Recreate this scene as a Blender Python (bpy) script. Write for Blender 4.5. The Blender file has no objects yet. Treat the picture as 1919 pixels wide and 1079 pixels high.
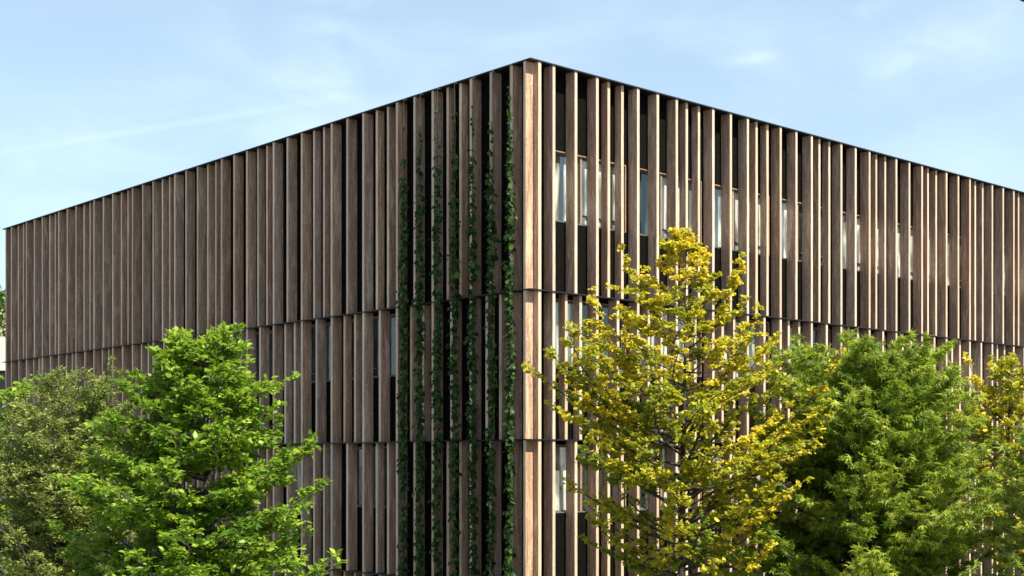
import bpy, math, random
import numpy as np
from mathutils import Vector, Matrix

# ------------------------------------------------------------------ camera, world, sun, exposure
S = bpy.context.scene
COL = S.collection
F = 2550.0                 # focal length in photo pixels (1919 wide)
HZ = 867.0                 # photo row of the horizon
CAMZ = 7.28
cam = bpy.data.cameras.new('camera')
cam.sensor_width = 36.0
cam.lens = F / 1919 * 36.0
cam.shift_y = (HZ - 539.5) / 1919
cam.clip_end = 6000
cam_o = bpy.data.objects.new('camera', cam)
cam_o.location = (0, 0, CAMZ)
cam_o.rotation_euler = (math.radians(90), 0, 0)
COL.objects.link(cam_o)
S.camera = cam_o

DR = np.array([.7417, .6707]); DL = np.array([-.6707, .7417])   # the two facade directions
NR = -DL; NL = -DR
SUN_EL = math.radians(56)
dl = math.radians(9)
sh = math.cos(dl) * NR + math.sin(dl) * DR
to_sun = Vector((sh[0] * math.cos(SUN_EL), sh[1] * math.cos(SUN_EL), math.sin(SUN_EL)))
sun = bpy.data.lights.new('sun', 'SUN')
sun.energy = 5.0
sun.angle = math.radians(0.5)
sun.color = (1.0, .95, .73)
sun_o = bpy.data.objects.new('sun', sun)
sun_o.rotation_euler = to_sun.to_track_quat('Z', 'Y').to_euler()
COL.objects.link(sun_o)

S.view_settings.view_transform = 'Standard'
S.view_settings.look = 'None'
S.view_settings.gamma = 1
S.view_settings.exposure = 1.2


class NT:
    """small helper round a node tree"""
    def __init__(self, nt):
        self.nt = nt
        nt.nodes.clear()

    def n(self, kind, ins=None, **props):
        nd = self.nt.nodes.new(kind)
        for k, v in props.items():
            setattr(nd, k, v)
        for k, v in (ins or {}).items():
            s = nd.inputs[k]
            if isinstance(v, bpy.types.NodeSocket):
                self.nt.links.new(v, s)
            else:
                s.default_value = v
        return nd

    def math(self, op, a, b=0.0, c=0.0, clamp=False):
        nd = self.n('ShaderNodeMath', {0: a, 1: b, 2: c}, operation=op, use_clamp=clamp)
        return nd.outputs[0]

    def vmath(self, op, a, b):
        nd = self.n('ShaderNodeVectorMath', {0: a, 1: b}, operation=op)
        return nd.outputs['Value'] if op == 'DOT_PRODUCT' else nd.outputs[0]

    def ramp(self, fac, stops, interp='LINEAR'):
        nd = self.n('ShaderNodeValToRGB', {0: fac})
        cr = nd.color_ramp
        cr.interpolation = interp
        while len(cr.elements) < len(stops):
            cr.elements.new(.5)
        for e, (p, c) in zip(cr.elements, stops):
            e.position = p
            e.color = (c, c, c, 1) if isinstance(c, (int, float)) else (*c, 1)
        return nd.outputs[0]

    def mix(self, fac, a, b, blend='MIX'):
        nd = self.n('ShaderNodeMix', None, data_type='RGBA', blend_type=blend)
        for i, v in ((0, fac), (6, a), (7, b)):
            if isinstance(v, bpy.types.NodeSocket):
                self.nt.links.new(v, nd.inputs[i])
            else:
                nd.inputs[i].default_value = v if i == 0 else (*v, 1)
        return nd.outputs[2]

    def smooth(self, v, lo, hi):
        nd = self.n('ShaderNodeMapRange', {0: v, 1: lo, 2: hi, 3: 0.0, 4: 1.0}, interpolation_type='SMOOTHSTEP')
        return nd.outputs[0]


def pdir(x, y):
    v = np.array([(x - 960) / F, 1, (HZ - y) / F])
    return v / np.linalg.norm(v)


world = bpy.data.worlds.new('World')
S.world = world
world.use_nodes = True
W = NT(world.node_tree)
sky = W.n('ShaderNodeTexSky', sky_type='NISHITA', sun_disc=False)
sky.sun_elevation = SUN_EL
sky.sun_rotation = math.atan2(to_sun.x, to_sun.y)
sky.altitude = 50
sky.air_density = 1.0
sky.dust_density = 0.6
sky.ozone_density = 1.6
tc = W.n('ShaderNodeTexCoord').outputs['Generated']
# high thin cirrus: stretched noise over the sky directions
mp = W.n('ShaderNodeMapping', {'Vector': tc, 'Rotation': (0.0, math.radians(-18), 0.0), 'Scale': (1.0, 1.0, 2.6)})
n1 = W.n('ShaderNodeTexNoise', {'Vector': mp.outputs[0], 'Scale': 5.5, 'Detail': 8.0, 'Roughness': .52, 'Distortion': .5}).outputs[0]
n2 = W.n('ShaderNodeTexNoise', {'Vector': mp.outputs[0], 'Scale': 2.1, 'Detail': 3.0, 'Roughness': .5}).outputs[0]
n3 = W.n('ShaderNodeTexNoise', {'Vector': mp.outputs[0], 'Scale': 14.0, 'Detail': 7.0, 'Roughness': .6, 'Distortion': .7}).outputs[0]
veil = W.math('MULTIPLY', W.smooth(n1, .38, .8), W.smooth(n2, .36, .66))
veil = W.math('MULTIPLY', veil, .30)
veil = W.math('ADD', veil, .27)


def wisp(x0, y0, x1, y1, width, rad, strength, fibrous=True):
    """an elongated wisp between two sky directions"""
    a, b = pdir(x0, y0), pdir(x1, y1)
    nrm = np.cross(a, b); nrm /= np.linalg.norm(nrm)
    mid = (a + b); mid /= np.linalg.norm(mid)
    al = np.cross(nrm, mid)
    d = W.math('ABSOLUTE', W.vmath('DOT_PRODUCT', tc, tuple(nrm)))
    wob = W.math('MULTIPLY', W.math('SUBTRACT', n1, .5), width * .8)
    d = W.math('ADD', d, wob)
    across = W.math('SUBTRACT', 1.0, W.smooth(d, 0.0, width))
    e = W.math('ABSOLUTE', W.vmath('DOT_PRODUCT', tc, tuple(al)))
    along = W.math('SUBTRACT', 1.0, W.smooth(e, rad * .2, rad))
    f = W.vmath('DOT_PRODUCT', tc, tuple(mid))
    front = W.math('GREATER_THAN', f, 0.0)
    m = W.math('MULTIPLY', W.math('MULTIPLY', across, along), front)
    if not fibrous:
        return W.math('MULTIPLY', m, strength * 1.3)
    m = W.math('MULTIPLY', m, W.smooth(n3, .26, .74))
    return W.math('MULTIPLY', m, strength * 1.7)


for args in ((40, 279, 560, 196, .0040, .15, .06, False), (600, 150, 650, -40, .05, .12, .085), (1345, 115, 1460, 104, .007, .03, .11),
             (1560, 50, 1660, 0, .012, .05, .08), (1700, 110, 1919, 40, .04, .10, .10), (560, 180, 800, 120, .05, .13, .06),
             (0, 330, 330, 250, .06, .14, .07)):
    veil = W.math('ADD', veil, wisp(*args))
veil = W.math('MINIMUM', veil, .9)
SKY_GAIN = 1.0
tinted = W.mix(1.0, sky.outputs[0], (.90, .955, .90), 'MULTIPLY')
skyc = W.mix(veil, tinted, (6.1, 7.3, 8.2))
bg = W.n('ShaderNodeBackground', {'Color': skyc, 'Strength': 0.082})
out = W.n('ShaderNodeOutputWorld', {'Surface': bg.outputs[0]})

rng = np.random.default_rng(7)
random.seed(7)

# ------------------------------------------------------------------ helpers


def link(o, parent=None):
    COL.objects.link(o)
    if parent is not None:
        o.parent = parent
    return o


def empty(name, loc=(0, 0, 0), rz=0.0):
    o = bpy.data.objects.new(name, None)
    o.location = loc
    o.rotation_euler = (0, 0, rz)
    o.empty_display_size = .3
    return link(o)


def tag(o, label=None, cat=None, group=None, kind=None):
    for k, v in (('label', label), ('category', cat), ('group', group), ('kind', kind)):
        if v:
            o[k] = v
    return o


def mesh_obj(name, verts, faces_flat, counts, mat, parent=None, attrs=None, smooth=False):
    """numpy arrays to one mesh object"""
    me = bpy.data.meshes.new(name)
    verts = np.asarray(verts, dtype=np.float32)
    faces_flat = np.asarray(faces_flat, dtype=np.int32)
    counts = np.asarray(counts, dtype=np.int32)
    me.vertices.add(len(verts))
    me.vertices.foreach_set('co', verts.ravel())
    me.loops.add(len(faces_flat))
    me.loops.foreach_set('vertex_index', faces_flat)
    me.polygons.add(len(counts))
    starts = np.concatenate(([0], np.cumsum(counts)[:-1])).astype(np.int32)
    me.polygons.foreach_set('loop_start', starts)
    me.polygons.foreach_set('use_smooth', np.full(len(counts), smooth, dtype=bool))
    for k, v in (attrs or {}).items():
        a = me.attributes.new(k, 'FLOAT', 'POINT')
        a.data.foreach_set('value', np.asarray(v, dtype=np.float32))
    me.update(calc_edges=True)
    me.validate()
    me.materials.append(mat)
    return link(bpy.data.objects.new(name, me), parent)


class MB:
    """collects boxes, prisms and tubes and builds them as one mesh"""
    def __init__(self):
        self.v = []; self.f = []; self.c = []; self.r = []; self.e = {}; self.n = 0

    def add(self, v, faces, r=0.0):
        v = np.asarray(v, dtype=float)
        for fc in faces:
            self.f.extend([i + self.n for i in fc]); self.c.append(len(fc))
        self.v.append(v); self.r.append(np.full(len(v), r)); self.n += len(v)

    def box(self, lo, hi, r=0.0):
        x0, y0, z0 = lo; x1, y1, z1 = hi
        v = [(x0, y0, z0), (x1, y0, z0), (x1, y1, z0), (x0, y1, z0), (x0, y0, z1), (x1, y0, z1), (x1, y1, z1), (x0, y1, z1)]
        self.add(v, [(3, 2, 1, 0), (4, 5, 6, 7), (0, 1, 5, 4), (1, 2, 6, 5), (2, 3, 7, 6), (3, 0, 4, 7)], r)

    def post(self, lo, hi, ch, r=0.0, front=()):
        """upright post with chamfered corners"""
        x0, y0, z0 = lo; x1, y1, z1 = hi
        p = [(x0 + ch, y0), (x1 - ch, y0), (x1, y0 + ch), (x1, y1 - ch), (x1 - ch, y1), (x0 + ch, y1), (x0, y1 - ch), (x0, y0 + ch)]
        v = [(a, b, z0) for a, b in p] + [(a, b, z1) for a, b in p]
        fs = [tuple(range(7, -1, -1)), tuple(range(8, 16))] + [(i, (i + 1) % 8, 8 + (i + 1) % 8, 8 + i) for i in range(8)]
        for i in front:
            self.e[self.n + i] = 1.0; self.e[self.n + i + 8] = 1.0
        self.add(v, fs, r)

    def tube(self, pts, rad, seg=6, r=0.0):
        pts = np.asarray(pts, dtype=float)
        m = len(pts)
        rad = np.broadcast_to(rad, m)
        tan = np.gradient(pts, axis=0)
        tan /= np.linalg.norm(tan, axis=1)[:, None] + 1e-9
        ref = np.array([0, 0, 1.0]) if abs(tan[0][2]) < .8 else np.array([1.0, 0, 0])
        u = np.cross(tan, ref); u /= np.linalg.norm(u, axis=1)[:, None] + 1e-9
        w = np.cross(tan, u)
        an = np.arange(seg) / seg * 2 * np.pi
        v = pts[:, None, :] + rad[:, None, None] * (np.cos(an)[None, :, None] * u[:, None, :] + np.sin(an)[None, :, None] * w[:, None, :])
        fs = []
        for i in range(m - 1):
            for j in range(seg):
                k = (j + 1) % seg
                fs.append((i * seg + j, i * seg + k, (i + 1) * seg + k, (i + 1) * seg + j))
        fs.append(tuple(range(seg - 1, -1, -1)))
        fs.append(tuple((m - 1) * seg + j for j in range(seg)))
        self.add(v.reshape(-1, 3), fs, r)

    def build(self, name, mat, parent=None, smooth=False):
        at = {'rnd': np.concatenate(self.r)}
        if self.e:
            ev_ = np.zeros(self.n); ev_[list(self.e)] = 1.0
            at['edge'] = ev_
        return mesh_obj(name, np.concatenate(self.v), self.f, self.c, mat, parent, at, smooth)


def material(name):
    m = bpy.data.materials.new(name)
    m.use_nodes = True
    return m, NT(m.node_tree)


def finish(t, shader):
    t.n('ShaderNodeOutputMaterial', {'Surface': shader})


def principled(t, col, rough=.7, spec=.3, normal=None, metallic=0.0, **k):
    ins = {'Roughness': rough, 'Specular IOR Level': spec, 'Metallic': metallic}
    ins['Base Color'] = col if isinstance(col, bpy.types.NodeSocket) else (*col, 1)
    if normal is not None:
        ins['Normal'] = normal
    ins.update(k)
    return t.n('ShaderNodeBsdfPrincipled', ins).outputs[0]


def flat_mat(name, col, rough=.7, spec=.3, var=.15, scale=3.0, metallic=0.0):
    m, t = material(name)
    co = t.n('ShaderNodeTexCoord').outputs['Object']
    n = t.n('ShaderNodeTexNoise', {'Vector': co, 'Scale': scale, 'Detail': 6.0, 'Roughness': .6}).outputs[0]
    c = t.mix(t.smooth(n, .3, .7), tuple(x * (1 - var) for x in col), tuple(x * (1 + var) for x in col))
    finish(t, principled(t, c, rough, spec, metallic=metallic))
    return m


def wood_mat(name, dark, mid, light, gscale=1.0, edge=False):
    """weathered sawn timber, grain along z, each board shifted by its own number"""
    m, t = material(name)
    co = t.n('ShaderNodeTexCoord').outputs['Object']
    rnd = t.n('ShaderNodeAttribute', attribute_name='rnd').outputs['Fac']
    off = t.n('ShaderNodeCombineXYZ', {0: t.math('MULTIPLY', rnd, 37.0), 1: t.math('MULTIPLY', rnd, 91.0), 2: t.math('MULTIPLY', rnd, 53.0)}).outputs[0]
    p = t.vmath('ADD', co, off)
    g1 = t.n('ShaderNodeMapping', {'Vector': p, 'Scale': (26 * gscale, 26 * gscale, .9)}).outputs[0]
    grain = t.n('ShaderNodeTexNoise', {'Vector': g1, 'Scale': 1.0, 'Detail': 6.0, 'Roughness': .65, 'Distortion': .9}).outputs[0]
    g2 = t.n('ShaderNodeMapping', {'Vector': p, 'Scale': (70 * gscale, 70 * gscale, 5.0)}).outputs[0]
    fine = t.n('ShaderNodeTexNoise', {'Vector': g2, 'Scale': 1.0, 'Detail': 3.0, 'Roughness': .7, 'Distortion': .6}).outputs[0]
    g3 = t.n('ShaderNodeMapping', {'Vector': p, 'Scale': (5.0, 5.0, .55)}).outputs[0]
    blot = t.n('ShaderNodeTexNoise', {'Vector': g3, 'Scale': 1.0, 'Detail': 5.0, 'Roughness': .62, 'Distortion': 1.2}).outputs[0]
    c = t.mix(t.smooth(grain, .3, .7), dark, mid)
    c = t.mix(t.math('MULTIPLY', t.smooth(blot, .42, .75), .75), c, light)
    # cracks and short checks
    crack = t.math('MULTIPLY', t.smooth(fine, .54, .66), t.smooth(blot, .35, .55))
    c = t.mix(t.math('MULTIPLY', crack, .8), c, tuple(x * .35 for x in dark))
    spot = t.n('ShaderNodeTexNoise', {'Vector': t.n('ShaderNodeMapping', {'Vector': p, 'Scale': (30.0, 30.0, 12.0)}).outputs[0], 'Scale': 1.0, 'Detail': 3.0}).outputs[0]
    c = t.mix(t.math('MULTIPLY', t.smooth(spot, .58, .72), .45), c, tuple(min(1, x * 1.25) for x in light))
    if edge:      # brighter skylight on the fin fronts, painted in as a paler colour
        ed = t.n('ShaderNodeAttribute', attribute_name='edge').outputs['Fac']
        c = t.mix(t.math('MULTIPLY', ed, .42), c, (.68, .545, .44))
    # board to board difference
    hs = t.n('ShaderNodeHueSaturation', {'Hue': t.math('ADD', .492, t.math('MULTIPLY', rnd, .010)),
                                         'Saturation': t.math('ADD', .88, t.math('MULTIPLY', t.math('FRACT', t.math('MULTIPLY', rnd, 7.3)), .22)),
                                         'Value': t.math('ADD', .93, t.math('MULTIPLY', t.math('FRACT', t.math('MULTIPLY', rnd, 13.7)), .24)), 'Color': c}).outputs[0]
    hgt = t.math('SUBTRACT', t.math('MULTIPLY', grain, .6), t.math('MULTIPLY', crack, .8))
    bmp = t.n('ShaderNodeBump', {'Height': hgt, 'Strength': .35, 'Distance': .01}).outputs[0]
    finish(t, principled(t, hs, .72, .25, bmp))
    return m


def leaf_mat(name, c0, c1, c2, trans=.35, tcol=None, rough=.45, spec=.35):
    """thin leaves: each leaf has its own tint, light also passes through"""
    m, t = material(name)
    rnd = t.n('ShaderNodeAttribute', attribute_name='rnd').outputs['Fac']
    c = t.ramp(rnd, [(0.0, c0), (.5, c1), (1.0, c2)])
    ps = principled(t, c, rough, spec)
    tr_c = t.mix(.5, c, tcol or c2)
    tr = t.n('ShaderNodeBsdfTranslucent', {'Color': tr_c}).outputs[0]
    mx = t.n('ShaderNodeMixShader', {0: trans, 1: ps, 2: tr}).outputs[0]
    finish(t, mx)
    return m


M = {}
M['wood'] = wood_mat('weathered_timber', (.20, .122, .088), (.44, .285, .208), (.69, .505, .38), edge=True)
M['frame_wood'] = wood_mat('frame_timber', (.20, .12, .075), (.28, .18, .12), (.36, .25, .17), .8)
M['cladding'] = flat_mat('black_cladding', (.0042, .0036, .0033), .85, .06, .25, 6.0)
M['metal'] = flat_mat('dark_metal', (.010, .011, .014), .55, .3, .2, 8.0)
M['soffit'] = flat_mat('dark_soffit', (.014, .013, .013), .8, .2)
M['roofing'] = flat_mat('grey_roofing', (.16, .16, .16), .9, .2)
M['white_wall'] = flat_mat('white_render', (.62, .62, .58), .9, .2, .05, .8)
M['cream_wall'] = flat_mat('cream_render', (.60, .55, .45), .9, .2, .06, .8)
M['dark_glass'] = flat_mat('dark_glass', (.008, .009, .01), .12, .6, .1)
M['grey_frame'] = flat_mat('grey_frame', (.10, .11, .12), .5, .4)
M['cable'] = flat_mat('steel_cable', (.08, .075, .07), .5, .5)


def pane_mat(name, base, refl):
    m, t = material(name)
    co = t.n('ShaderNodeTexCoord').outputs['Object']
    n = t.n('ShaderNodeTexNoise', {'Vector': co, 'Scale': .9, 'Detail': 2.0}).outputs[0]
    bmp = t.n('ShaderNodeBump', {'Height': n, 'Strength': .12, 'Distance': .05}).outputs[0]
    mp_ = t.n('ShaderNodeMapping', {'Vector': co, 'Scale': (2.2, 2.2, .5)}).outputs[0]
    refl_mottle = t.n('ShaderNodeTexNoise', {'Vector': mp_, 'Scale': 1.6, 'Detail': 3.0}).outputs[0]  # blotches painted into the base colour, imitating mixed cloud and tree reflections
    dc = t.mix(t.smooth(refl_mottle, .40, .66), tuple(x * .4 for x in base), tuple(min(1, x * 1.9) for x in base))
    d = t.n('ShaderNodeBsdfDiffuse', {'Color': dc}).outputs[0]
    g = t.n('ShaderNodeBsdfGlossy', {'Color': (.86, .93, .95, 1), 'Roughness': .02, 'Normal': bmp}).outputs[0]
    fr = t.n('ShaderNodeLayerWeight', {'Blend': .45}).outputs['Fresnel']
    fac = t.math('ADD', t.math('MULTIPLY', fr, .5), refl, clamp=True)
    finish(t, t.n('ShaderNodeMixShader', {0: fac, 1: d, 2: g}).outputs[0])
    return m


M['pane'] = pane_mat('window_glass', (.02, .03, .032), .04)
M['pane_reflect'] = pane_mat('glass_painted_reflection', (.27, .28, .27), .08)  # pale base colour stands in for bright sky reflections, no curtain behind
M['pane_blind'] = pane_mat('glass_over_blind', (.42, .43, .41), .12)

# ------------------------------------------------------------------ ground
g = MB()
g.add([(-2500, -2500, 0), (2500, -2500, 0), (2500, 2500, 0), (-2500, 2500, 0)], [(0, 1, 2, 3)])
m, t = material('paving')
co = t.n('ShaderNodeTexCoord').outputs['Object']
br = t.n('ShaderNodeTexBrick', {'Vector': co, 'Scale': 1.2, 'Color1': (.17, .165, .155, 1), 'Color2': (.21, .20, .19, 1), 'Mortar': (.08, .08, .075, 1), 'Mortar Size': .012}).outputs[0]
nz = t.n('ShaderNodeTexNoise', {'Vector': co, 'Scale': .4, 'Detail': 6.0}).outputs[0]
finish(t, principled(t, t.mix(t.math('MULTIPLY', nz, .5), br, (.12, .115, .105)), .85, .2))
tag(g.build('ground', m), kind='structure')

P0 = np.array([0.48, 35.3])
TH = math.atan2(DR[1], DR[0])
# planted strips in front of both facades (local building axes)
def to_world(b, a):
    return P0 + b * DR + a * DL


m, t = material('planting_soil')
co = t.n('ShaderNodeTexCoord').outputs['Object']
nz = t.n('ShaderNodeTexNoise', {'Vector': co, 'Scale': 3.0, 'Detail': 8.0, 'Roughness': .7}).outputs[0]
finish(t, principled(t, t.ramp(nz, [(.3, (.02, .015, .01)), (.5, (.03, .045, .012)), (.7, (.045, .08, .018))]), .9, .1))
for (b0, b1, a0, a1) in ((1.5, 34, -12, -1.5), (-16, -1.5, 1.5, 33)):
    q = [to_world(b0, a0), to_world(b1, a0), to_world(b1, a1), to_world(b0, a1)]
    s = MB()
    s.add([(x, y, .004) for x, y in q], [(0, 1, 2, 3)])
    tag(s.build('planting_bed', m), kind='structure')

# ------------------------------------------------------------------ the timber building
ZR = 17.79
ZF = [11.81, 7.90, 4.00]         # ledge levels
LEN_R, LEN_L = 36.0, 34.56       # lengths of the two facades
bld = empty('office_building', (P0[0], P0[1], 0), TH)
tag(bld, 'large three storey office building screened with vertical brown timber fins and thin dark floor ledges', 'building')

OV = -.015
# roof and ledges: thin dark metal plates round both facades
r = MB()
r.box((OV, OV, ZR - .035), (LEN_R, LEN_L + .28, ZR))
r.box((.60, .60, ZR - .30), (LEN_R - .2, LEN_L - .2, ZR - .035))
r.build('roof', M['metal'], bld)
for z in ZF:
    l = MB()
    l.box((OV, OV, z - .032), (LEN_R, .40, z))
    l.box((OV, .40, z - .032), (.40, LEN_L + .28, z))
    l.build('ledge', M['metal'], bld)

WD = .36                          # wall plane behind the fin fronts
levels = [(ZF[0], ZR - .035), (ZF[1], ZF[0] - .032), (ZF[2], ZF[1] - .032), (.02, ZF[2] - .032)]
MODR, MODL = 3.272, 3.315


def face_pt(face, s, o, z):
    return (s, o, z) if face == 'R' else (o, s, z)


def face_box(mb, face, s0, s1, o0, o1, z0, z1, rr=0.0):
    a = face_pt(face, s0, o0, z0); b = face_pt(face, s1, o1, z1)
    mb.box(a, b, rr)


# openings per face and level: (s0, s1, z0, z1)
openings = {('R', i): [] for i in range(4)}
openings.update({('L', i): [] for i in range(4)})
for k in range(10):
    s0 = .95 + MODR * k
    for i, (zl, zh) in enumerate(levels):
        z0 = zl + 1.93
        z1 = z0 + 1.90 if i == 0 else zh - .10
        openings[('R', i)].append((s0, s0 + 3.04, z0, z1))
for k in range(8):
    s0 = 5.66 + MODL * k
    for i in (1, 2, 3):
        zl, zh = levels[i]
        openings[('L', i)].append((s0, s0 + 3.07, zl + 1.93, zh - .10))

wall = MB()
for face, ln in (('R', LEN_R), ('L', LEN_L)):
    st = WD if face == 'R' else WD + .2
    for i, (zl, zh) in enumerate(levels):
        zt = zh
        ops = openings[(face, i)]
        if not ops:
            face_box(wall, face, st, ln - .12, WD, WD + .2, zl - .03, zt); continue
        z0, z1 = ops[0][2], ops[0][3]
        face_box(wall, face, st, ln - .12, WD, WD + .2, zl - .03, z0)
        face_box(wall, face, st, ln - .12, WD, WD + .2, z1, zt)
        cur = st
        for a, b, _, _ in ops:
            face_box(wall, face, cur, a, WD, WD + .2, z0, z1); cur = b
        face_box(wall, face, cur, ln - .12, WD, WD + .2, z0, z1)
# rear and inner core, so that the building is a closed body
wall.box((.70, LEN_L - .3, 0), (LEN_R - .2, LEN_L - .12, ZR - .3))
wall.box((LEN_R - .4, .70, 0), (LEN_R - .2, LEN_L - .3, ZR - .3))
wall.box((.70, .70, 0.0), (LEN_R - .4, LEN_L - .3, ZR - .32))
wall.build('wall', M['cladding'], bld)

# windows: timber lined openings, mullion, panes
for (face, i), ops in openings.items():
    for k, (a, b, z0, z1) in enumerate(ops):
        if i == 3 and face == 'R':
            continue
        w = MB()
        rr = random.random()
        o0, o1 = WD - .012, WD + .19
        face_box(w, face, b - .035, b, o0, o1, z0 + .03, z1 - .03, rr)
        face_box(w, face, a, b, o0, o1, z1 - .03, z1, rr)
        mu = [a + 1.26]
        for sm in mu:
            face_box(w, face, sm, sm + .075, WD + .03, o1, z0 + .03, z1 - .03, rr)
        wo = w.build('window', M['frame_wood'], bld)
        sl = MB()
        face_box(sl, face, a, a + .035, o0, o1, z0 + .03, z1 - .03)
        face_box(sl, face, a, b, o0, o1, z0, z0 + .03)
        sl.build('sill', M['grey_frame'], wo)
        cuts = [a + .035] + [c for sm in mu for c in (sm, sm + .075)] + [b - .035]
        for q in range(0, len(cuts), 2):
            s0, s1 = cuts[q], cuts[q + 1]
            fr = MB()
            f0, f1 = WD + .10, WD + .155
            zz0, zz1 = z0 + .03, z1 - .03
            face_box(fr, face, s0, s0 + .04, f0, f1, zz0, zz1)
            face_box(fr, face, s1 - .04, s1, f0, f1, zz0, zz1)
            face_box(fr, face, s0 + .04, s1 - .04, f0, f1, zz1 - .04, zz1)
            face_box(fr, face, s0 + .04, s1 - .04, f0, f1, zz0, zz0 + .04)
            if q == 2:
                face_box(fr, face, s0 + .04, s1 - .04, f0, f1, zz0 + .26, zz0 + .285)
            fr.build('casement', M['grey_frame'], wo)
            p = MB()
            face_box(p, face, s0, s1, WD + .16, WD + .175, zz0, zz1)
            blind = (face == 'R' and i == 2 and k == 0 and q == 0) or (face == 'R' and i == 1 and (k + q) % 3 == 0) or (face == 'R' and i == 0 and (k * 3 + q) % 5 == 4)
            p.build('pane', M['pane_blind' if blind else ('pane_reflect' if (face == 'R' and (k * 7 + q * 5 + i * 3) % 9 not in (4, 7)) or (face == 'L' and i == 2 and (k + q) % 4 == 3) else 'pane')], wo)

# fins: five to a module (three deep, two shallow), the pattern shifted by half a module on alternate floors
fins = []
for face, mod, e0, ln in (('R', MODR, .91, LEN_R), ('L', MODL, .80, LEN_L)):
    for i, (zl, zh) in enumerate(levels):
        items = [(.40 if face == 'R' else .29, 'C')]
        if i in (0, 2):
            st = e0
        else:
            st = e0 + mod / 2
            items += [(e0, 'W'), (e0 + mod / 6, 'N'), (e0 + mod / 3, 'N')]
        k = 0
        while st + k * mod < ln:
            b = st + k * mod
            items += [(b, 'W'), (b + mod / 4, 'W'), (b + mod / 2, 'W'), (b + mod * 2 / 3, 'N'), (b + mod * 5 / 6, 'N')]
            k += 1
        items = [it for it in items if it[0] < ln - .15] + [(ln, 'W')]
        for e, kind in items:
            o0, o1 = (.012, WD - .004) if kind != 'N' else (.105, WD - .004)
            th = .102
            if kind == 'C':
                th = .11 if face == 'R' else .095
                if face == 'L':
                    o1 = .288
            a = face_pt(face, e - th, o0, zl + .002); c = face_pt(face, e, o1, zh - .002)
            px = P0 + (e * DR if face == 'R' else e * DL)
            area = (zh - zl) / px[1] ** 2
            u = 960 + F * px[0] / px[1]
            if u > 1935:
                area *= .01
            if i == 3:
                area *= .02
            elif i == 2:
                area *= .6
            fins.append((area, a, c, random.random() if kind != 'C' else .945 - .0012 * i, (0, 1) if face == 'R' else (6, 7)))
fins.sort(key=lambda q: -q[0])
for area, a, c, rr, fr_ in fins[:99]:
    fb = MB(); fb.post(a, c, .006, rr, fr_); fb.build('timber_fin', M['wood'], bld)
rest = MB()
for area, a, c, rr, fr_ in fins[99:]:
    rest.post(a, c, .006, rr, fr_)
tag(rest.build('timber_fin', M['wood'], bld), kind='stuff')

# ------------------------------------------------------------------ leaves


def leaf_shape(kind):
    if kind == 'oval':
        return np.array([(0, 0), (.28, .22), (.62, .26), (1, 0), (.62, -.26), (.28, -.22)])
    if kind == 'small':
        return np.array([(0, 0), (.45, .25), (1, 0), (.45, -.25)])
    if kind == 'fan':
        return np.array([(0, 0), (.62, .55), (.92, .36), (1.0, .06), (.84, 0), (1.0, -.08), (.92, -.36), (.62, -.55)])
    if kind == 'ivy':
        return np.array([(0, 0), (.05, .42), (.42, .34), (.55, .5), (1.0, 0), (.55, -.5), (.42, -.34), (.05, -.42)])
    if kind == 'palm':
        pts = [(0, 0)]
        for i, an in enumerate((-80, -42, 0, 42, 80)):
            ln = (.55, .85, 1.0, .85, .55)[i]
            r0 = math.radians(an)
            pts.append((ln * .45 * math.cos(r0 - .20), ln * .45 * math.sin(r0 - .20)))
            pts.append((ln * math.cos(r0), ln * math.sin(r0)))
            pts.append((ln * .45 * math.cos(r0 + .20), ln * .45 * math.sin(r0 + .20)))
            if i < 4:
                rm = math.radians(an + 20)
                pts.append((.22 * math.cos(rm), .22 * math.sin(rm)))
        return np.array(pts)


def leaves_mesh(name, pos, fwd, nrm, size, kind, tint, mat, parent):
    """one leaf per row: base point, direction, normal, length, tint"""
    shp = leaf_shape(kind)
    k = len(shp); n = len(pos)
    fwd = fwd / (np.linalg.norm(fwd, axis=1)[:, None] + 1e-9)
    side = np.cross(nrm, fwd); side /= np.linalg.norm(side, axis=1)[:, None] + 1e-9
    up = np.cross(fwd, side)
    curl = (shp[:, 1] ** 2 * .55 - shp[:, 0] ** 2 * .22)      # folded along the rib, tip drooping
    if kind == 'palm':
        curl = -(shp[:, 0] ** 2 + shp[:, 1] ** 2) * .25
    v = (pos[:, None, :] + size[:, None, None] * (shp[None, :, 0, None] * fwd[:, None, :] + shp[None, :, 1, None] * side[:, None, :] + curl[None, :, None] * up[:, None, :]))
    faces = np.arange(n * k)
    return mesh_obj(name, v.reshape(-1, 3), faces, np.full(n, k), mat, parent, {'rnd': np.repeat(tint, k)})


def curve(a, b, bow, m=7):
    """bowed line from a to b"""
    t = np.linspace(0, 1, m)[:, None]
    return a + (b - a) * t + bow[None, :] * (4 * t * (1 - t))


def rot_about(v, axis, ang):
    axis = axis / np.linalg.norm(axis)
    return v * math.cos(ang) + np.cross(axis, v) * math.sin(ang) + axis * np.dot(axis, v) * (1 - math.cos(ang))


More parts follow.
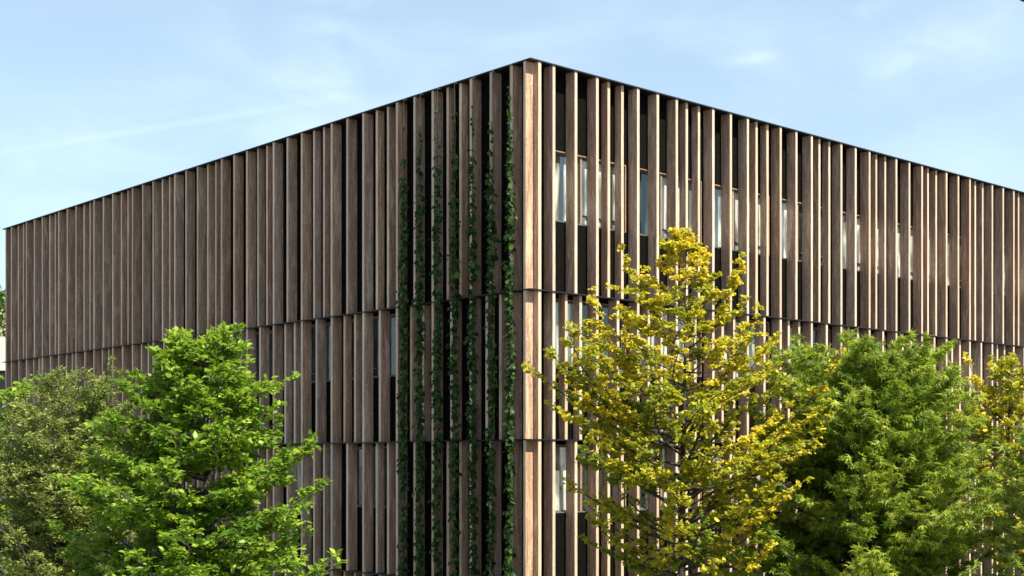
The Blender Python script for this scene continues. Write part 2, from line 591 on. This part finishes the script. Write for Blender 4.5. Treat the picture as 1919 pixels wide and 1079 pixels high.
def make_tree(name, label, cat, xc, Y, prof, bark, leafm, leaf_kind, leaf_len, trunk_r, n_limb, rise, spray_gap,
              spray_len, leaf_gap, flat=.35, low=2.2, group=None, seed=1, droop=0.0, fill=.3, extra=None, z_bot=None, tipw=1.0, size_var=.3, tint_sd=.13, bare=.16, tint_z=0.0, wander=.035):
    """prof: rows (photo y, left x, right x) of the crown outline, turned into metres at the tree's distance"""
    R = np.random.default_rng(seed)
    X = (xc - 960) / F * Y
    sc = Y / F
    pz = np.array([CAMZ + (HZ - y) * sc for y, _, _ in prof])
    pl = np.array([(xc - a) * sc for _, a, _ in prof]); pr = np.array([(b - xc) * sc for _, _, b in prof])
    o = np.argsort(pz); pz, pl, pr = pz[o], pl[o], pr[o]
    ztop = pz[-1]

    def radius(z, ph):
        l = np.interp(z, pz, pl); r_ = np.interp(z, pz, pr)
        c = math.cos(ph)
        side = r_ if c > 0 else l
        mean = .5 * (l + r_)
        return max(.05, side * abs(c) + mean * (1 - abs(c)))

    root = empty(name, (X, Y, 0))
    tag(root, label, cat, group)
    tb = MB()
    # trunk with a slight wander
    m = 12
    tz = np.linspace(-.15, ztop - .25, m)
    wob = np.cumsum(R.normal(0, .035, (m, 2)), axis=0) * np.linspace(0, 1, m)[:, None]
    trunk = np.column_stack([wob, tz])
    trad = trunk_r * (1 - np.linspace(0, 1, m) ** 1.2 * .93)
    trad[0] *= 1.5
    tb.tube(trunk, trad, 8)

    def trunk_at(z):
        return np.array([np.interp(z, tz, trunk[:, 0]), np.interp(z, tz, trunk[:, 1]), z]), np.interp(z, tz, trad)

    P, Fw, Nn, Sz, Tn = [], [], [], [], []

    def spray(a, d, ln, big=1.0, tint0=.5):
        """a leafy twig"""
        b = a + d * ln
        bow = np.array([0, 0, ln * .06 - droop * ln * .3])
        pts = curve(a, b, bow, 4)
        tb.tube(pts, np.linspace(.006, .0025, 4) * (1 + ln), 3)
        nl = max(3, int(ln / leaf_gap))
        tt = np.sqrt(R.uniform(0.02, 1, nl)) * 1.04
        base = a + (b - a) * tt[:, None] + bow * (4 * tt * (1 - tt))[:, None]
        sideax = np.cross(d, [0, 0, 1.0]); sideax /= np.linalg.norm(sideax) + 1e-9
        sgn = R.choice([-1, 1], nl)
        spread = ln * .26 * (1.1 - tt) * R.uniform(0, 1, nl)
        base = base + sideax * (sgn * spread)[:, None] + R.normal(0, .03 + .05 * ln * flat, (nl, 3)) * np.array([1, 1, .6])
        fw = d[None, :] * R.uniform(.2, 1, nl)[:, None] + sideax[None, :] * (sgn * R.uniform(.2, 1, nl))[:, None] + R.normal(0, .3, (nl, 3))
        fw[:, 2] -= droop * R.uniform(.3, 1.2, nl)
        nn = np.array([0, 0, 1.0])[None, :] + R.normal(0, flat + .12, (nl, 3))
        P.append(base); Fw.append(fw); Nn.append(nn)
        Sz.append(leaf_len * big * np.clip(R.normal(1, size_var, nl), .5, 1.7))
        Tn.append(np.clip(tint0 + R.normal(0, .22, nl), 0, 1))

    def limb(za, ph, ze, re, w=1.0):
        a, ra = trunk_at(za)
        b = np.array([trunk[0, 0] + math.cos(ph) * re, math.sin(ph) * re, ze])
        L = np.linalg.norm(b - a)
        bow = np.array([0, 0, -.07 * L]) + R.normal(0, wander * L, 3)
        m_ = 8
        pts = curve(a, b, bow, m_)
        rad0 = min(ra * .66, .014 + .015 * L) * w
        tb.tube(pts, np.linspace(rad0, .005, m_), 5)
        s = L * bare
        dirs = np.gradient(pts, axis=0)
        k = 0
        tint0 = .5 + R.normal(0, tint_sd) + tint_z * (ze - .5 * (pz[0] + ztop))
        while s < L:
            tpar = s / L
            f = tpar * (m_ - 1); i = int(min(f, m_ - 2)); q = f - i
            c = pts[i] * (1 - q) + pts[i + 1] * q
            d = dirs[i] / np.linalg.norm(dirs[i])
            axis = np.cross(d, np.cross([0, 0, 1.0], d))
            ang = (1 if k % 2 else -1) * R.uniform(.5, 1.15)
            dd = rot_about(d, axis, ang) + np.array([0, 0, R.normal(.08, .22)])
            dd /= np.linalg.norm(dd)
            ln = spray_len * (1.15 - .75 * tpar) * R.uniform(.55, 1.2)
            ln = min(ln, .25 + L * .45)
            if R.uniform() < .93:
                spray(c, dd, ln, tint0=tint0 + R.normal(0, .08))
            if ln > spray_len * .5:      # side twigs on long sprays
                for _ in range(2):
                    e = rot_about(dd, axis, R.choice([-1, 1]) * R.uniform(.5, 1.0)) + np.array([0, 0, R.normal(.05, .2)])
                    e /= np.linalg.norm(e)
                    spray(c + dd * ln * R.uniform(.35, .8), e, ln * .55, tint0=tint0 + R.normal(0, .08))
            s += spray_gap * R.uniform(.7, 1.3); k += 1
        d = dirs[-1] / np.linalg.norm(dirs[-1])
        spray(pts[-2], d, spray_len * .5 * tipw, tint0=tint0)

    zlow = pz[0] if z_bot is None else z_bot
    for i in range(n_limb):
        u = (i + R.uniform(0, 1)) / n_limb
        ze = zlow + (ztop - zlow) * (u ** .85)
        ph = i * 2.39996 + R.normal(0, .25)
        rr_ = radius(min(ze, ztop - .02), ph)
        frac = R.uniform(.55, 1.0) if R.uniform() < fill else R.uniform(.86, 1.03)
        re = rr_ * frac
        za = max(low, min(ze - rise * re - .1, ztop - .5))
        za = max(za, .6)
        limb(za, ph, ze, re)
    for (za_y, xe, ye, dep) in (extra or []):
        za = CAMZ + (HZ - za_y) * sc; ze = CAMZ + (HZ - ye) * sc
        dx = (xe - xc) * sc
        ph = math.atan2(dep, dx)
        limb(za, ph, ze, math.hypot(dx, dep), 1.25)
    spray(np.array([trunk[-1][0], trunk[-1][1], tz[-1] - .3]), np.array([.05, 0, 1.0]), .55)
    tb.build('trunk', bark, root, smooth=True)
    T = np.concatenate(Tn)
    leaves_mesh('crown', np.concatenate(P), np.concatenate(Fw), np.concatenate(Nn), np.concatenate(Sz), leaf_kind, T, leafm, root)
    return root, len(T)


M['bark'] = wood_mat('grey_bark', (.055, .045, .038), (.10, .085, .07), (.16, .14, .12))
M['dark_bark'] = wood_mat('dark_bark', (.028, .023, .02), (.055, .045, .038), (.10, .085, .07))
M['leaf_green'] = leaf_mat('bright_green_leaves', (.045, .12, .012), (.16, .275, .024), (.37, .45, .055), .42, (.40, .54, .03))
M['leaf_olive'] = leaf_mat('olive_leaves', (.065, .105, .018), (.185, .235, .05), (.40, .42, .13), .36, (.34, .40, .06))
M['leaf_ginkgo'] = leaf_mat('yellow_leaves', (.075, .165, .013), (.35, .355, .018), (.70, .55, .035), .40, (.72, .60, .03))
M['leaf_maple'] = leaf_mat('maple_leaves', (.05, .12, .010), (.19, .27, .022), (.44, .46, .07), .42, (.42, .52, .03))
M['leaf_maple_pale'] = leaf_mat('pale_maple_leaves', (.12, .19, .02), (.28, .36, .045), (.45, .48, .09), .42, (.45, .54, .06))
M['leaf_ivy'] = leaf_mat('ivy_leaves', (.012, .028, .007), (.027, .068, .012), (.085, .16, .024), .22, (.10, .22, .02), .55, .18)
M['leaf_hedge'] = leaf_mat('hedge_leaves', (.04, .09, .012), (.08, .16, .02), (.16, .26, .04), .3)

counts = {}
# left: bright green tree
counts['A'] = make_tree('broadleaf_tree', 'large bright green leafy tree in layered sprays before the left facade', 'tree', 375, 26.0,
    [(628, 345, 400), (645, 325, 440), (680, 295, 452), (705, 250, 505), (722, 240, 540), (760, 220, 522), (800, 175, 520), (850, 150, 578), (905, 130, 600),
     (960, 122, 588), (1010, 105, 578), (1060, 100, 612), (1110, 100, 620), (1200, 170, 560)],
    M['bark'], M['leaf_green'], 'oval', .118, .13, 112, .35, .145, .66, .019, flat=.42, seed=11, fill=.46, bare=.18,
    extra=[(760, 540, 706, .3), (700, 438, 628, -.3), (1000, 605, 908, -.4), (1180, 632, 1058, -.6), (960, 588, 832, .2), (700, 325, 635, .2), (1000, 125, 900, -.5), (1080, 110, 990, .3), (900, 190, 800, -.4)])[1]
# left: fine leaved olive tree behind it
counts['B'] = make_tree('small_leaved_tree', 'olive green tree with tiny pale leaves behind the bright green tree', 'tree', 120, 31.0,
    [(702, 150, 245), (730, 62, 268), (775, 5, 285), (850, -50, 300), (950, -80, 300), (1079, -90, 280), (1200, -40, 230)],
    M['bark'], M['leaf_olive'], 'small', .078, .12, 130, .8, .13, .62, .0115, flat=.7, seed=5, fill=.5,
    extra=[(820, 208, 668, .2), (800, 235, 700, -.3)])[1]
counts['C'] = make_tree('broadleaf_tree', 'bright green leafy tree cut off by the left edge of the picture', 'tree', -25, 34.0,
    [(696, -35, 45), (712, -70, 66), (760, -110, 72), (850, -150, 74), (1000, -160, 80), (1150, -110, 40)],
    M['bark'], M['leaf_green'], 'oval', .14, .12, 52, .4, .2, .6, .026, flat=.42, seed=23, fill=.4)[1]
# right: yellow ginkgo
counts['D'] = make_tree('ginkgo_tree', 'tall yellow ginkgo tree with dark slender trunk before the sunlit corner', 'tree', 1272, 30.5,
    [(436, 1262, 1282), (462, 1245, 1298), (500, 1205, 1335), (535, 1150, 1380), (570, 1110, 1405), (610, 1055, 1450), (660, 1025, 1475), (705, 1015, 1535), (765, 1030, 1570),
     (830, 1045, 1565), (890, 1050, 1535), (940, 1072, 1495), (1000, 1110, 1440), (1060, 1140, 1420), (1100, 1160, 1390)],
    M['dark_bark'], M['leaf_ginkgo'], 'fan', .077, .10, 90, .46, .18, .44, .0125, flat=.45, seed=31, fill=.42, wander=.065, z_bot=5.0,
    extra=[(640, 1168, 462, .3), (660, 1385, 470, -.3), (720, 1112, 522, .5), (800, 985, 682, .2), (790, 1020, 640, -.2), (830, 1062, 610, -.4), (935, 1560, 668, -.9),
           (985, 1555, 755, .5), (1000, 1530, 838, -.6), (1050, 1440, 1015, -.5), (1080, 1100, 1015, .3), (760, 1430, 570, .2), (900, 1050, 775, -.3),
           (840, 1110, 700, -.9), (780, 1160, 600, -.8), (960, 1095, 860, -.8), (900, 1470, 720, -.8), (820, 1440, 640, -.7), (1020, 1120, 930, -.7), (1040, 1490, 900, -1.0)], tipw=.8, tint_sd=.24, bare=.28, tint_z=.06)[1]
# right: green maple
counts['E'] = make_tree('maple_tree', 'dense rounded green maple with pointed star shaped leaves right of the ginkgo', 'tree', 1640, 33.0,
    [(632, 1590, 1680), (645, 1480, 1785), (675, 1435, 1795), (715, 1405, 1805), (770, 1390, 1840), (835, 1375, 1875), (900, 1330, 1885), (1000, 1310, 1885), (1079, 1320, 1880), (1200, 1400, 1800)],
    M['dark_bark'], M['leaf_maple'], 'palm', .15, .14, 235, .45, .19, .68, .0245, flat=.5, seed=41, droop=.42, fill=.62,
    extra=[(760, 1495, 635, .4), (780, 1450, 655, -.5), (850, 1425, 690, -.9), (800, 1440, 640, .7), (740, 1780, 640, -.3), (900, 1400, 760, -.5), (960, 1390, 850, .4), (1050, 1395, 960, -.4), (1000, 1320, 900, -.2), (1080, 1305, 990, .5), (1150, 1330, 1060, .1), (1000, 1865, 820, .6), (900, 1840, 730, .2)], tint_sd=.18)[1]
counts['F'] = make_tree('ginkgo_tree', 'yellow ginkgo tree partly hidden behind the maple at right picture edge', 'tree', 1885, 38.0,
    [(668, 1870, 1895), (700, 1810, 1940), (745, 1790, 1990), (810, 1785, 2020), (900, 1800, 2040), (1000, 1810, 2030), (1100, 1830, 1990)],
    M['dark_bark'], M['leaf_ginkgo'], 'fan', .095, .10, 60, .6, .22, .42, .02, flat=.5, seed=53, fill=.4, z_bot=5.0,
    extra=[(800, 1812, 662, .2), (820, 1880, 672, -.3), (900, 1800, 725, .4)], tint_sd=.2)[1]
counts['G'] = make_tree('maple_tree', 'pale green maple with pointed leaves cut off by the right edge', 'tree', 1965, 31.0,
    [(800, 1930, 2000), (840, 1880, 2050), (900, 1865, 2080), (1000, 1855, 2090), (1100, 1860, 2080), (1200, 1900, 2030)],
    M['dark_bark'], M['leaf_maple_pale'], 'palm', .16, .12, 64, .45, .22, .6, .03, flat=.5, seed=61, droop=.3, fill=.5)[1]
print('leaves', counts)

# ------------------------------------------------------------------ hanging ivy strands on the left facade
vines = [(956, 145, 'first hanging ivy strand from the sunlit corner, its leaves reaching highest'),
         (921, 183, 'second hanging ivy strand from the sunlit building corner'),
         (886, 195, 'third hanging ivy strand from the sunlit building corner'),
         (852, 210, 'middle one of the seven hanging ivy strands, fourth from the corner'),
         (820, 203, 'fifth hanging ivy strand from the sunlit building corner'),
         (788, 228, 'sixth hanging ivy strand from the corner, second from the left'),
         (757, 220, 'ivy strand farthest from the corner, leftmost of the seven')]
OUT = -.11
for vi, (vx, vy, lab) in enumerate(vines):
    u = (vx - 960) / F
    c0 = P0 + OUT * DR
    s = (c0[1] * u - c0[0]) / (DL[0] - DL[1] * u)
    w = c0 + s * DL
    ztop = CAMZ + (HZ - vy) / F * w[1]
    root = empty('ivy_strand', (w[0], w[1], 0), TH)
    tag(root, lab, 'climbing plant', 'ivy strands hanging down the left facade')
    R = np.random.default_rng(100 + vi)
    cb = MB()
    cb.tube([(0, 0, .0), (0, 0, 6), (0, 0, 12), (0, 0, ZR - .06)], .006, 5)
    # bracket holding the cable to the roof edge
    cb.box((-.012, -.012, ZR - .065), (.14, .012, ZR - .052))
    cb.build('cable', M['cable'], root)
    zz = []
    z = ztop
    while z > .1:
        dn = (ztop - z)
        dens = 7 + 66 * min(1, max(0, (dn - .2) / 3.0)) ** 1.25
        clump = .55 + .75 * (.5 + .5 * math.sin(z * 3.1 + vi * 2) * math.sin(z * 7.7 + vi))
        z -= R.exponential(1.0 / (dens * clump))
        zz.append(z)
    zz = np.array(zz); n = len(zz)
    grow = np.clip((ztop - zz) / 2.5, .35, 1)
    an = R.uniform(0, 2 * np.pi, n)
    rad = np.abs(R.normal(0, .058, n)) * grow + .01
    drift = .025 * np.sin(zz * 1.7 + vi) * grow
    pos = np.column_stack([np.cos(an) * rad * .8 - .02, np.sin(an) * rad + drift, zz])
    outw = np.column_stack([np.cos(an), np.sin(an), np.zeros(n)])
    fw = outw * .55 + np.array([0, 0, -.75]) + R.normal(0, .4, (n, 3))
    nn = outw * .8 + np.array([-.5, 0, .55]) + R.normal(0, .4, (n, 3))
    leaves_mesh('foliage', pos, fw, nn, np.clip(R.normal(.118, .032, n), .05, .2), 'ivy', np.clip(R.beta(1.3, 2.2, n), 0, 1), M['leaf_ivy'], root)
    sp = np.column_stack([np.sin(zz * 4) * .012, np.cos(zz * 3.3) * .014 + drift * .6, zz])[::max(1, n // 60)]
    sb = MB(); sb.tube(sp, .008, 4); sb.build('stem', M['dark_bark'], root)

# ------------------------------------------------------------------ pale building far behind at the left
YB = 68.0
zb = lambda y: CAMZ + (HZ - y) / F * YB
pale = empty('apartment_building', (-32, YB, 0))
tag(pale, 'pale building with planted roof terrace far behind the left end of the timber building', 'building')
b = MB()
b.box((-14, 2.2, 0), (12, 14, zb(541)))
b.box((-14, .5, 0), (12, 2.2, zb(700)))
b.build('wall', M['cream_wall'], pale)
b = MB(); b.box((-14.3, 1.9, zb(541)), (12.3, 14.3, zb(536))); b.build('roof', M['grey_frame'], pale)
b = MB(); b.box((-14, 0, zb(694)), (12, .25, zb(632))); b.box((-14, .25, zb(694)), (12, 2.2, zb(690))); b.build('parapet', M['white_wall'], pale)
for k in range(6):
    x0 = -13.5 + k * 4.25
    b = MB(); b.box((x0, .46, zb(830)), (x0 + 3.9, .51, zb(697))); b.build('window', M['dark_glass'], pale)
R = np.random.default_rng(77)
n = 14000
hx = R.uniform(-46, -20.2, n); hy = YB + 1.0 + R.normal(0, .28, n)
hump = .25 * np.sin(hx * 2.1) + .18 * np.sin(hx * 5.3)
hz = zb(631) + R.uniform(0, 1, n) ** .8 * (zb(549) - zb(631) + hump)
hd = empty('hedge', (-32, YB + 1.0, zb(690) + .02))
tag(hd, 'bushy green hedge growing behind the white terrace parapet at far left', 'hedge')
hp = np.column_stack([hx + 32, hy - YB - 1.0, hz - zb(690) - .02])
leaves_mesh('foliage', hp, R.normal(0, 1, (n, 3)), R.normal(0, .6, (n, 3)) + np.array([.3, -.5, .7]), np.clip(R.normal(.2, .05, n), .1, .35), 'oval', R.uniform(0, 1, n), M['leaf_hedge'], hd)
hb = MB()
for k in range(26):
    x0 = -13 + k
    hb.tube([(x0, 0, 0), (x0 + .1, .05, 1.0), (x0 + R.normal(0, .2), 0, 2.6)], [.05, .04, .015], 5)
hb.build('stem', M['dark_bark'], hd)

# ------------------------------------------------------------------ neighbouring eave at the upper right
d = np.array([(1914 - 960) / F, 1.0, (HZ - 1.5) / F])
pe = d * 10.0
ev = empty('neighbouring_building', (pe[0], pe[1], 0), TH)
tag(ev, 'dark overhanging roof edge just entering at the top right corner', 'building')
ze = CAMZ + pe[2]
b = MB(); b.box((-1.6, -9, ze), (9, 0, ze + .22)); b.build('roof', M['metal'], ev)
b = MB(); b.box((-.6, -8.5, 0), (8.5, -1.3, ze)); b.build('wall', M['white_wall'], ev)
